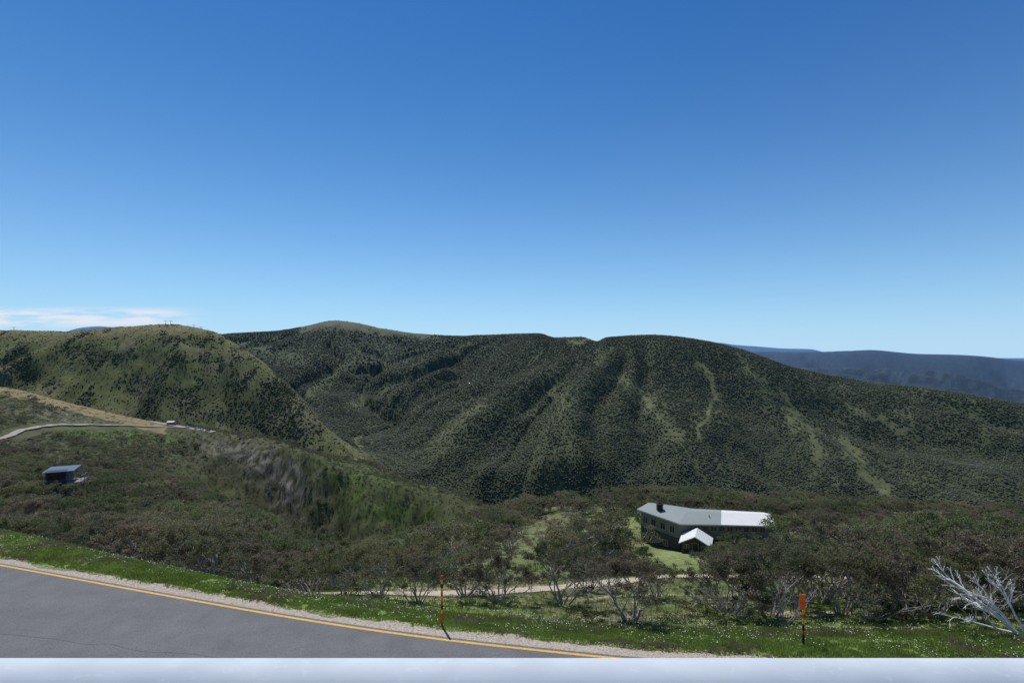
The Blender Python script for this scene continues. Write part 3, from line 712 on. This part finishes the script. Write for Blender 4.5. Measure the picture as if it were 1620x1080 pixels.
# ------------------------------------------------------------ lodge
M_wall=mat('dark_lodge_wall',(.07,.067,.06),(.05,.046,.042),rough=.85,scale=1.5)
M_wallu=mat('upper_lodge_wall',(.20,.19,.165),(.16,.15,.13),rough=.8,scale=1.5)
M_glass=mat('window_glass',(.02,.022,.025),rough=.12,spec=.6)
M_frame=mat('window_frame',(.35,.34,.31),rough=.6)
M_trim=mat('white_fascia',(.7,.7,.68),(.6,.6,.58),rough=.6)
M_chim=mat('chimney_brick',(.06,.05,.045),(.035,.03,.028),rough=.9,scale=6)
def metalroof(name,c,ang,rough=.35,metal=.0):
    m,nt,p=newmat(name); N=nt.nodes;L=nt.links
    tc=N.new('ShaderNodeTexCoord'); mp=N.new('ShaderNodeMapping'); mp.inputs['Rotation'].default_value=(0,0,ang); L.new(tc.outputs['Object'],mp.inputs[0])
    w=N.new('ShaderNodeTexWave'); w.inputs['Scale'].default_value=1.2; w.inputs['Distortion'].default_value=0; L.new(mp.outputs[0],w.inputs[0])
    no=N.new('ShaderNodeTexNoise'); no.inputs['Scale'].default_value=.5; L.new(tc.outputs['Object'],no.inputs[0])
    r=N.new('ShaderNodeValToRGB'); r.color_ramp.elements[0].color=(*[v*.85 for v in c],1); r.color_ramp.elements[1].color=(*c,1); L.new(no.outputs['Fac'],r.inputs[0]); L.new(r.outputs[0],p.inputs['Base Color'])
    b=N.new('ShaderNodeBump'); b.inputs['Strength'].default_value=.35; b.inputs['Distance'].default_value=.05; L.new(w.outputs['Fac'],b.inputs['Height']); L.new(b.outputs[0],p.inputs['Normal'])
    p.inputs['Roughness'].default_value=rough; p.inputs['Metallic'].default_value=metal; p.inputs['Specular IOR Level'].default_value=.25; return m
M_roof=metalroof('ribbed_metal_roof',(.275,.315,.30),0,.6)
M_roofglare=metalroof('metal_roof_glare',(.76,.76,.73),0,.5)  # same roof metal where it reflects white, glare put into its colour
M_roof2=metalroof('pale_porch_roof',(.78,.78,.76),0,.5)
A_=Vector((25.9,106.2));B_=Vector((31.75,97.1));C_=Vector((50,95.6));R1=Vector((28.7,107.6));Rb=Vector((34.6,101.6));R2=Vector((50.4,99.9));A2=Vector((31.9,110));B2=Vector((37.5,106.6));C2=Vector((51.0,104))
ze,zr=-32.1,-31.15
org=Vector((38,101,-38))
lodge=link('lodge',None,loc=org); meta(lodge,'two-storey dark ski lodge with pale metal roof on grassy shelf','building')
def V3(p,z): return Vector((p.x,p.y,z))-org
M1=B_.lerp(C_,.42); Mr=Rb.lerp(R2,.42); M2=B2.lerp(C2,.42)
top=[V3(A_,ze),V3(B_,ze),V3(C_,ze),V3(R1,zr),V3(Rb,zr),V3(R2,zr),V3(A2,ze),V3(B2,ze),V3(C2,ze),V3(M1,ze),V3(Mr,zr),V3(M2,ze)]
nt_=len(top)
bot=[v-Vector((0,0,.22)) for v in top]
f=[[0,1,4,3],[1,9,10,4],[9,2,5,10],[3,4,7,6],[4,10,11,7],[10,5,8,11]]
fb=[[i+nt_ for i in q][::-1] for q in f]
rim=[0,1,9,2,5,8,11,7,6,3]
fr=[[rim[i]+nt_,rim[(i+1)%10]+nt_,rim[(i+1)%10],rim[i]] for i in range(10)]
roof=link('roof',pymesh('roof',top+bot,f+fb+fr,[M_roof,M_trim,M_roofglare],[0,0,2,0,0,2]+[1]*16),parent=lodge)
def wallpoly(poly,z0,z1): return prism([(p.x-org.x,p.y-org.y) for p in poly],z0-org.z,z1-org.z)
wa=Vector((26.75,106.1));wb=Vector((32.0,97.75));wc=Vector((49.4,96.3));wc2=Vector((50.3,103.4));wb2=Vector((37.3,106.0));wa2=Vector((31.8,109.3))
mb=MB(); v,f_=wallpoly([wa,wb,wc,wc2,wb2,wa2],-43.5,-35.2); mb.add(v,f_,0)
lowwall=link('wall',mb.mesh('wall',[M_wall]),parent=lodge); lowwall['label']='dark lower storey wall'
mb=MB(); up=[(wa,wa2,R1),(wc,wc2,R2)]
v,f_=wallpoly([wa,wb,wc,wc2,wb2,wa2],-35.2,-32.34); mb.add(v,f_,0)
for a,b,c in up:
    tri=[V3(a,-32.34),V3(b,-32.34),V3((a+b)/2,-31.5)]
    mb.add(tri,[[0,1,2]],0)
link('wall',mb.mesh('wall',[M_wallu]),parent=lodge)['label']='grey-brown upper storey wall'
def on_wall(a,b,t0,t1,z0,z1,name,matf,matg,parent,proud=.05,mull=1):
    d=(b-a); L_=d.length; d=d/L_; n=Vector((d.y,-d.x)); 
    if n.dot(Vector((0,-1)))<0: n=-n
    def bx(s0,s1,za,zb,o0,o1,mbb):
        P4=[a+d*s0+n*o0,a+d*s1+n*o0,a+d*s1+n*o1,a+d*s0+n*o1]
        mbb.add(*prism([(q.x-org.x,q.y-org.y) for q in P4],za-org.z,zb-org.z))
    s0,s1=t0*L_,t1*L_
    g=MB(); bx(s0+.06,s1-.06,z0+.06,z1-.06,.0,.03,g)
    fm=MB(); w=.07
    bx(s0,s1,z0,z0+w,0,proud+.03,fm);bx(s0,s1,z1-w,z1,0,proud+.03,fm);bx(s0,s0+w,z0+w,z1-w,0,proud+.03,fm);bx(s1-w,s1,z0+w,z1-w,0,proud+.03,fm)
    for k in range(mull):
        c=s0+(s1-s0)*(k+1)/(mull+1); bx(c-.025,c+.025,z0+w,z1-w,0,proud+.02,fm)
    wdw=link(name,g.mesh(name,[matg]),parent=parent)
    link('frame',fm.mesh('frame',[matf]),parent=wdw)
for t in (.06,.28,.52,.76): on_wall(wa,wb,t,t+.13,-34.6,-33.2,'window',M_frame,M_glass,lodge)
for t in (.1,.35,.6): on_wall(wa,wb,t,t+.12,-37.6,-36.4,'window',M_frame,M_glass,lodge)
for k in range(9):
    t=.16+k*.085; on_wall(wb,wc,t,t+.065,-33.6,-32.6,'window',M_frame,M_glass,lodge)
for k in range(4):
    t=.4+k*.14; on_wall(wb,wc,t,t+.09,-35.1,-34.2,'window',M_frame,M_glass,lodge)
mb=MB(); q=Vector((30.0,104.0))-org.xy
mb.box(q.x-.55,q.x+.55,q.y-.45,q.y+.45,-32.6-org.z,-30.5-org.z); mb.box(q.x-.65,q.x+.65,q.y-.55,q.y+.55,-30.5-org.z,-30.3-org.z)
mb.box(q.x-.3,q.x-.05,q.y-.2,q.y+.2,-30.3-org.z,-30.0-org.z); mb.box(q.x+.08,q.x+.33,q.y-.2,q.y+.2,-30.3-org.z,-30.0-org.z)
link('chimney',mb.mesh('chimney',[M_chim]),parent=roof)
for (vx,vy) in [(38.2,99.2)]:
    mb=MB(); mb.tube([(vx-org.x,vy-org.y,-31.9-org.z),(vx-org.x,vy-org.y,-31.2-org.z)],[.1,.1],8); mb.tube([(vx-org.x,vy-org.y,-31.2-org.z),(vx-org.x,vy-org.y,-31.05-org.z)],[.16,.05],8)
    link('vent_pipe',mb.mesh('vent_pipe',[M_frame]),parent=roof)
px0,px1,py0,py1=31.0,36.6,91.4,96.6; zp,zg=-34.15,-32.65
o=org; xm=(px0+px1)/2; yc_=(py0+py1)/2
ra_=math.radians(-24); cpt=Vector((xm-o.x,yc_-o.y,0)); Rm=Matrix.Rotation(ra_,3,'Z')
front=Vector((0,py0+.5-yc_,0)); fw=Rm@front; gz=h1(xm+fw.x,yc_+fw.y)
porch=MB(); porch.box(px0+.45-o.x,px1-.45-o.x,py0+.6-o.y,py1-.01-o.y,-40-o.z,zp-.2-o.z,0)
porch.add([(px0+.45-o.x,py0+.6-o.y,zp-.2-o.z),(px1-.45-o.x,py0+.6-o.y,zp-.2-o.z),(xm-o.x,py0+.6-o.y,zg-.3-o.z)],[[0,1,2]],0)
po=link('porch',porch.mesh('porch',[M_wall]),parent=lodge)
po.rotation_euler=(0,0,ra_); po.location=cpt-Rm@cpt
tp=[(px0-o.x,py0-o.y,zp-o.z),(xm-o.x,py0-o.y,zg-o.z),(px1-o.x,py0-o.y,zp-o.z),(px0-o.x,py1-o.y,zp-o.z),(xm-o.x,py1-o.y,zg-o.z),(px1-o.x,py1-o.y,zp-o.z)]
bt=[(a,b,c-.16) for a,b,c in tp]
link('porch_roof',pymesh('porch_roof',tp+bt,[[0,1,4,3],[1,2,5,4],[9,10,7,6],[10,11,8,7],[6,7,1,0],[7,8,2,1],[3,4,10,9],[4,5,11,10],[0,3,9,6],[5,2,8,11]],[M_roof2]),parent=po)
wl,wr=Vector((px0+.45,py0+.6)),Vector((px1-.45,py0+.6))
on_wall(wl,wr,.38,.62,gz+.05,gz+1.95,'door',M_frame,M_chim,po,mull=0)
on_wall(wl,wr,.08,.28,gz+.8,gz+1.6,'window',M_frame,M_glass,po)
on_wall(wl,wr,.72,.92,gz+.8,gz+1.6,'window',M_frame,M_glass,po)
# ------------------------------------------------------------ hillside cabin with deck
M_blue=metalroof('blue_grey_roof',(.10,.15,.215),0,.5,.0)
M_wallb=mat('blue_grey_cabin_wall',(.075,.09,.11),(.055,.066,.082),rough=.8,scale=2)
M_post=mat('grey_deck_timber',(.26,.26,.25),rough=.8)
sy=98; sx=(100-810)/F*sy; sz=h1(sx,sy)
zt=(HY-739)/F*sy
shack=link('hillside_cabin',None,loc=(sx,sy,sz)); shack.rotation_euler=(0,0,math.radians(25)); meta(shack,'small dark cabin with blue-grey roof and timber deck','building')
ht=zt-sz
mb=MB(); mb.box(-2.1,1.0,-1.8,1.8,-1,ht-.25); link('wall',mb.mesh('wall',[M_wallb]),parent=shack)
link('roof',pymesh('roof',[(-2.5,-2.3,ht-.35),(2.2,-2.3,ht-.35),(2.2,2.3,ht-.1),(-2.5,2.3,ht-.1),(-2.5,-2.3,ht-.47),(2.2,-2.3,ht-.47),(2.2,2.3,ht-.22),(-2.5,2.3,ht-.22)],[[0,1,2,3],[7,6,5,4],[4,5,1,0],[5,6,2,1],[6,7,3,2],[7,4,0,3]],[M_blue]),parent=shack)
mb=MB()
mb.box(1.02,3.3,-2,1.8,ht-2.72,ht-2.6)
for xx in (1.5,3.2):
    for yy in (-1.9,0,1.7): mb.tube([(xx,yy,-1.5),(xx,yy,ht-.9)],[.06,.06],6)
for zz in (1.0,1.5,2.0): mb.box(1.02,3.28,-1.95,-1.89,ht-zz-.08,ht-zz)
mb.box(3.2,3.28,-1.88,1.75,ht-1.6,ht-1.5)
link('deck',mb.mesh('deck',[M_post]),parent=shack)
for k in range(2):
    mb=MB(); mb.box(-1.8+k*1.4,-.6+k*1.4,-1.84,-1.803,ht-1.9,ht-.9); link('window',mb.mesh('window',[M_glass]),parent=shack)
# car park hut + cars
M_white=mat('white_paint',(.7,.7,.69),(.62,.62,.61),rough=.5); M_tyre=mat('tyre',(.02,.02,.02),rough=.9)
cvs=np.array([tuple(v.co) for v in cpark.data.vertices])
def cpz(x,y):
    dd=np.hypot(cvs[:,0]-x,cvs[:,1]-y); return cvs[np.argsort(dd)[:2],2].mean()
hx_,hy_=-326,490; hut=link('roadside_hut',None,loc=(hx_,hy_,cpz(hx_,hy_)-.1)); hut.scale=(.85,.85,.85); meta(hut,'small grey and white roadside hut beside the car park','building')
mb=MB(); mb.box(-3.5,3.5,-2.5,2.5,-4,3); link('wall',mb.mesh('wall',[M_wallu]),parent=hut)
link('roof',pymesh('roof',[(-4,-3,2.9),(4,-3,2.9),(4,0,4.3),(-4,0,4.3),(4,3,2.9),(-4,3,2.9)],[[0,1,2,3],[3,2,4,5],[0,3,5],[1,4,2]],[M_white]),parent=hut)
mb=MB(); mb.box(-.6,.6,-2.56,-2.503,0,2.1); link('door',mb.mesh('door',[M_chim]),parent=hut)
for k in (-2.6,1.4):
    mb=MB(); mb.box(k,k+1.2,-2.56,-2.503,1,2.2); link('window',mb.mesh('window',[M_glass]),parent=hut)
def carbody():
    prof=[(-2.2,.35),(-2.25,.8),(-1.9,.95),(-1.2,1.0),(-.7,1.42),(1.0,1.45),(1.7,1.0),(2.15,.9),(2.2,.35)]
    v=[];n=len(prof)
    for yy,k in ((-.85,0),(.85,1)):
        for x,z in prof: v.append((x,yy*(.82 if z>1.2 else 1),z))
    f=[[i,i+1,n+i+1,n+i] for i in range(n-1)]+[[n-1,0,n,2*n-1],list(range(n))[::-1],list(range(n,2*n))]
    return v,f
paint=[((.7,.7,.7),'white',-309),((.3,.32,.34),'silver',-300.5),((.7,.7,.7),'white',-295.5),((.1,.12,.2),'dark blue',-290)]
for k,(c,nm,x) in enumerate(paint):
    y=487+ (k%2); v,f_=carbody()
    cmat=mat('car_paint_'+nm.replace(' ','_'),c,tuple(q*.95 for q in c),rough=.25)
    e=link('parked_car',None,loc=(x,y,cpz(x,y)+.05)); e.rotation_euler=(0,0,random.uniform(.6,1.4)); meta(e,nm+' car parked on gravel beside the hill road','car',group='cars parked at the gravel lot')
    link('body',pymesh('body',v,f_,[cmat]),parent=e)
    g=MB(); g.add([(-1.12,-.82,1.03),(-.7,-.73,1.38),(-.7,.73,1.38),(-1.12,.82,1.03)],[[0,1,2,3]]); 
    for v_ in range(len(g.v)): g.v[v_]=(g.v[v_][0]-.03,g.v[v_][1],g.v[v_][2]+.03)
    link('windscreen',g.mesh('windscreen',[M_glass]),parent=e)
    for wx in (-1.35,1.35):
        for wy in (-.82,.82):
            w_=MB(); w_.tube([(wx,wy-.1,.33),(wx,wy+.1,.33)],[.33,.33],12); link('wheel',w_.mesh('wheel',[M_tyre]),parent=e)
# ridge pylons
M_steel=mat('painted_steel',(.25,.26,.27),rough=.5,metal=.5)
for a,yy,hh_ in [(262,1248,9),(270,1250,9),(22,1240,8),(307,1245,6),(318,1248,5)]:
    x=(a-810)/F*yy; e=link('lift_pylon',None,loc=(x,yy,h1(x,yy)-.5)); meta(e,'steel ski lift pylon with crossarm on the ridge top','pylon',group='ski lift pylons')
    mb=MB(); mb.tube([(0,0,0),(0,0,hh_)],[.5,.35],8); link('post',mb.mesh('post',[M_steel]),parent=e)
    mb=MB(); mb.box(-3,3,-.3,.3,hh_-.1,hh_+.5); mb.box(-3.2,-2.2,-.6,.6,hh_-.6,hh_-.102); mb.box(2.2,3.2,-.6,.6,hh_-.6,hh_-.102); link('crossarm',mb.mesh('crossarm',[M_steel]),parent=e)
# ------------------------------------------------------------ marker poles
M_red=mat('red_orange_paint',(.78,.085,.03),(.66,.065,.025),rough=.5,scale=8)
M_yp=mat('yellow_band',(.85,.58,.05),(.75,.5,.05),rough=.5,scale=8)
M_bl=mat('black_band',(.02,.02,.02),rough=.6)
M_or=mat('orange_reflector',(1.0,.2,.04),(.95,.15,.03),rough=.45,scale=8)
def pole(px_,yy,hgt_,bands,lab,sign=False):
    x=(px_-810)/F*yy; z=h1(x,yy); e=link('snow_marker_pole',None,loc=(x,yy,z)); meta(e,lab,'marker pole',group='snow marker poles beside the road')
    mb=MB(); r=.045; prev=-.2
    for zt_,mi in bands:
        mb.tube([(0,0,prev*1.0),(0,0,zt_*hgt_)],[r,r],12,mi); prev=zt_*hgt_+.0015
    mb.tube([(0,0,hgt_+.001),(0,0,hgt_+.03)],[r*.9,r*.3],12,0)
    link('post',mb.mesh('post',[M_red,M_yp,M_bl],False),parent=e)
    c=MB(); c.tube([(0,0,-.05),(0,0,.06)],[.09,.07],10); link('base_sleeve',c.mesh('base_sleeve',[M_steel]),parent=e)
    if sign:
        s_=MB(); s_.box(-.19,.05,-.065,-.053,hgt_-.56,hgt_+.03); s_.box(-.175,.035,-.0685,-.066,hgt_-.30,hgt_-.27,1)
        link('sign_plate',s_.mesh('sign_plate',[M_or,M_red]),parent=e)
    return e
pole(699,20.75,2.05,[(.26,0),(.34,1),(.42,2),(.52,0),(.60,1),(.68,0),(.76,1),(.84,2),(.92,1),(1,0)],'red and yellow banded marker pole standing on grass verge')
pole(1271,20.2,2.0,[(.22,2),(.30,0),(.42,2),(.54,1),(.62,0),(.76,1),(1,0)],'yellow and red marker pole with orange plate on verge',True)
# ------------------------------------------------------------ guard rail
m,nt,p=newmat('galvanised_pipe'); N=nt.nodes;L=nt.links
tc=N.new('ShaderNodeTexCoord'); mp=N.new('ShaderNodeMapping'); mp.inputs['Scale'].default_value=(1,1.6,1.6); L.new(tc.outputs['Object'],mp.inputs[0])
no=N.new('ShaderNodeTexNoise'); no.inputs['Scale'].default_value=5; no.inputs['Detail'].default_value=6; no.inputs['Roughness'].default_value=.5; L.new(mp.outputs[0],no.inputs[0])
r_=N.new('ShaderNodeValToRGB'); r_.color_ramp.elements[0].position=.35; r_.color_ramp.elements[0].color=(.50,.55,.585,1); r_.color_ramp.elements[1].position=.65; r_.color_ramp.elements[1].color=(.57,.62,.65,1)
L.new(no.outputs['Fac'],r_.inputs[0])
n2=N.new('ShaderNodeTexNoise'); n2.inputs['Scale'].default_value=22; n2.inputs['Detail'].default_value=8; n2.inputs['Distortion'].default_value=.8; L.new(mp.outputs[0],n2.inputs[0])
sc_=N.new('ShaderNodeMapRange'); sc_.inputs[1].default_value=.60; sc_.inputs[2].default_value=.70; sc_.inputs[3].default_value=0; sc_.inputs[4].default_value=.3; L.new(n2.outputs['Fac'],sc_.inputs[0])
mx=N.new('ShaderNodeMix'); mx.data_type='RGBA'; L.new(sc_.outputs[0],mx.inputs[0]); L.new(r_.outputs[0],mx.inputs[6]); mx.inputs[7].default_value=(.70,.74,.76,1); L.new(mx.outputs[2],p.inputs['Base Color'])
p.inputs['Metallic'].default_value=0; p.inputs['Roughness'].default_value=.72; p.inputs['Specular IOR Level'].default_value=.3
b=N.new('ShaderNodeBump'); b.inputs['Strength'].default_value=.08; b.inputs['Distance'].default_value=.003; L.new(no.outputs['Fac'],b.inputs['Height']); L.new(b.outputs[0],p.inputs['Normal'])
M_galv=m
R=.10; yr=1.45
rl=link('guard_rail',None,loc=(0,yr,-1.7)); meta(rl,'galvanised steel pipe guard rail along the lookout edge','railing')
sl=480/F; zc=-(yr*sl)-R*math.sqrt(1+sl*sl)
mb=MB(); xsn=np.linspace(-5.5,5.5,40); mb.tube([(x,0,zc+1.7) for x in xsn],[R]*40,64)
link('rail',mb.mesh('rail',[M_galv],True),parent=rl)
for xx in (-3.8,-.9,2.0,4.9):
    mb=MB(); mb.tube([(xx,0,zc+1.7-R*.9),(xx,0,0)],[.04,.04],16); mb.box(xx-.1,xx+.1,-.1,.1,-.01,.02); link('post',mb.mesh('post',[M_galv],True),parent=rl)
# ------------------------------------------------------------ light, sky, camera
el=math.radians(60); az=math.radians(-24)
d=Vector((math.sin(az)*math.cos(el),math.cos(az)*math.cos(el),math.sin(el)))
su=bpy.data.lights.new('sun','SUN'); su.energy=4.0; su.angle=math.radians(.53); su.color=(1,.955,.89)
so=link('sun',su); so.rotation_euler=d.to_track_quat('Z','Y').to_euler()
w=bpy.data.worlds.new('World'); scene.world=w; w.use_nodes=True; N=w.node_tree.nodes;L=w.node_tree.links
bg=N['Background']; sk=N.new('ShaderNodeTexSky'); sk.sky_type='NISHITA'; sk.sun_disc=False; sk.sun_elevation=el; sk.sun_rotation=az
sk.altitude=1800; sk.air_density=1.0; sk.dust_density=.2; sk.ozone_density=3.0
bg.inputs['Strength'].default_value=.1
tc=N.new('ShaderNodeTexCoord'); sx_=N.new('ShaderNodeSeparateXYZ'); L.new(tc.outputs['Generated'],sx_.inputs[0])
def mth(op,a,b=None,c=None):
    x=N.new('ShaderNodeMath'); x.operation=op
    for i,v in enumerate((a,b,c)):
        if v is None: continue
        if isinstance(v,(int,float)): x.inputs[i].default_value=v
        else: L.new(v,x.inputs[i])
    return x.outputs[0]
def mrange(s,a,b,c=0,dd=1):
    x=N.new('ShaderNodeMapRange'); x.interpolation_type='SMOOTHSTEP'; x.inputs[1].default_value=a;x.inputs[2].default_value=b;x.inputs[3].default_value=c;x.inputs[4].default_value=dd; L.new(s,x.inputs[0]); return x.outputs[0]
sr=N.new('ShaderNodeSeparateColor'); L.new(sk.outputs[0],sr.inputs[0]); cr_=N.new('ShaderNodeCombineColor')
for i,(pw,mu_) in enumerate([(1.75,.95),(1.25,1.0),(.98,1.08)]):
    L.new(mth('MULTIPLY',mth('POWER',mth('MULTIPLY',sr.outputs[i],.1),pw),mu_*10),cr_.inputs[i])
hfac=mth('MULTIPLY',mth('POWER',2.71828,mth('MULTIPLY',mth('MAXIMUM',sx_.outputs[2],0.0),-6.0)),.95)
hz=N.new('ShaderNodeMix'); hz.data_type='RGBA'; L.new(hfac,hz.inputs[0]); L.new(cr_.outputs[0],hz.inputs[6]); hz.inputs[7].default_value=(4.6,7.0,9.3,1)
ymax=mth('MAXIMUM',sx_.outputs[1],.05)
u=mth('DIVIDE',sx_.outputs[0],ymax); v=mth('DIVIDE',sx_.outputs[2],ymax)
cb=N.new('ShaderNodeCombineXYZ'); L.new(mth('MULTIPLY',u,5),cb.inputs[0]); L.new(mth('MULTIPLY',v,45),cb.inputs[1])
cn=N.new('ShaderNodeTexNoise'); cn.inputs['Scale'].default_value=1.6; cn.inputs['Detail'].default_value=7; cn.inputs['Roughness'].default_value=.6; L.new(cb.outputs[0],cn.inputs[0])
band=mth('MULTIPLY',mrange(v,.045,.065),mrange(v,.078,.096,1,0)); side=mth('MULTIPLY',mrange(u,-.72,-.58,1,0),mrange(sx_.outputs[1],.1,.2))
fac=mth('MULTIPLY',mth('MULTIPLY',band,side),mrange(cn.outputs['Fac'],.34,.58)); fac=mth('MULTIPLY',fac,.85)
mx=N.new('ShaderNodeMix'); mx.data_type='RGBA'; L.new(fac,mx.inputs[0]); L.new(hz.outputs[2],mx.inputs[6]); mx.inputs[7].default_value=(8.2,8.3,9.0,1)
L.new(mx.outputs[2],bg.inputs['Color'])
cam=bpy.data.cameras.new('camera'); co=link('camera',cam,loc=(0,0,0)); co.rotation_euler=(math.radians(90),0,0)
cam.lens=18; cam.sensor_width=36; cam.shift_y=20/1620; cam.clip_end=200000; cam.clip_start=.05
scene.camera=co
scene.view_settings.view_transform='Standard'; scene.view_settings.look='None'; scene.view_settings.exposure=0
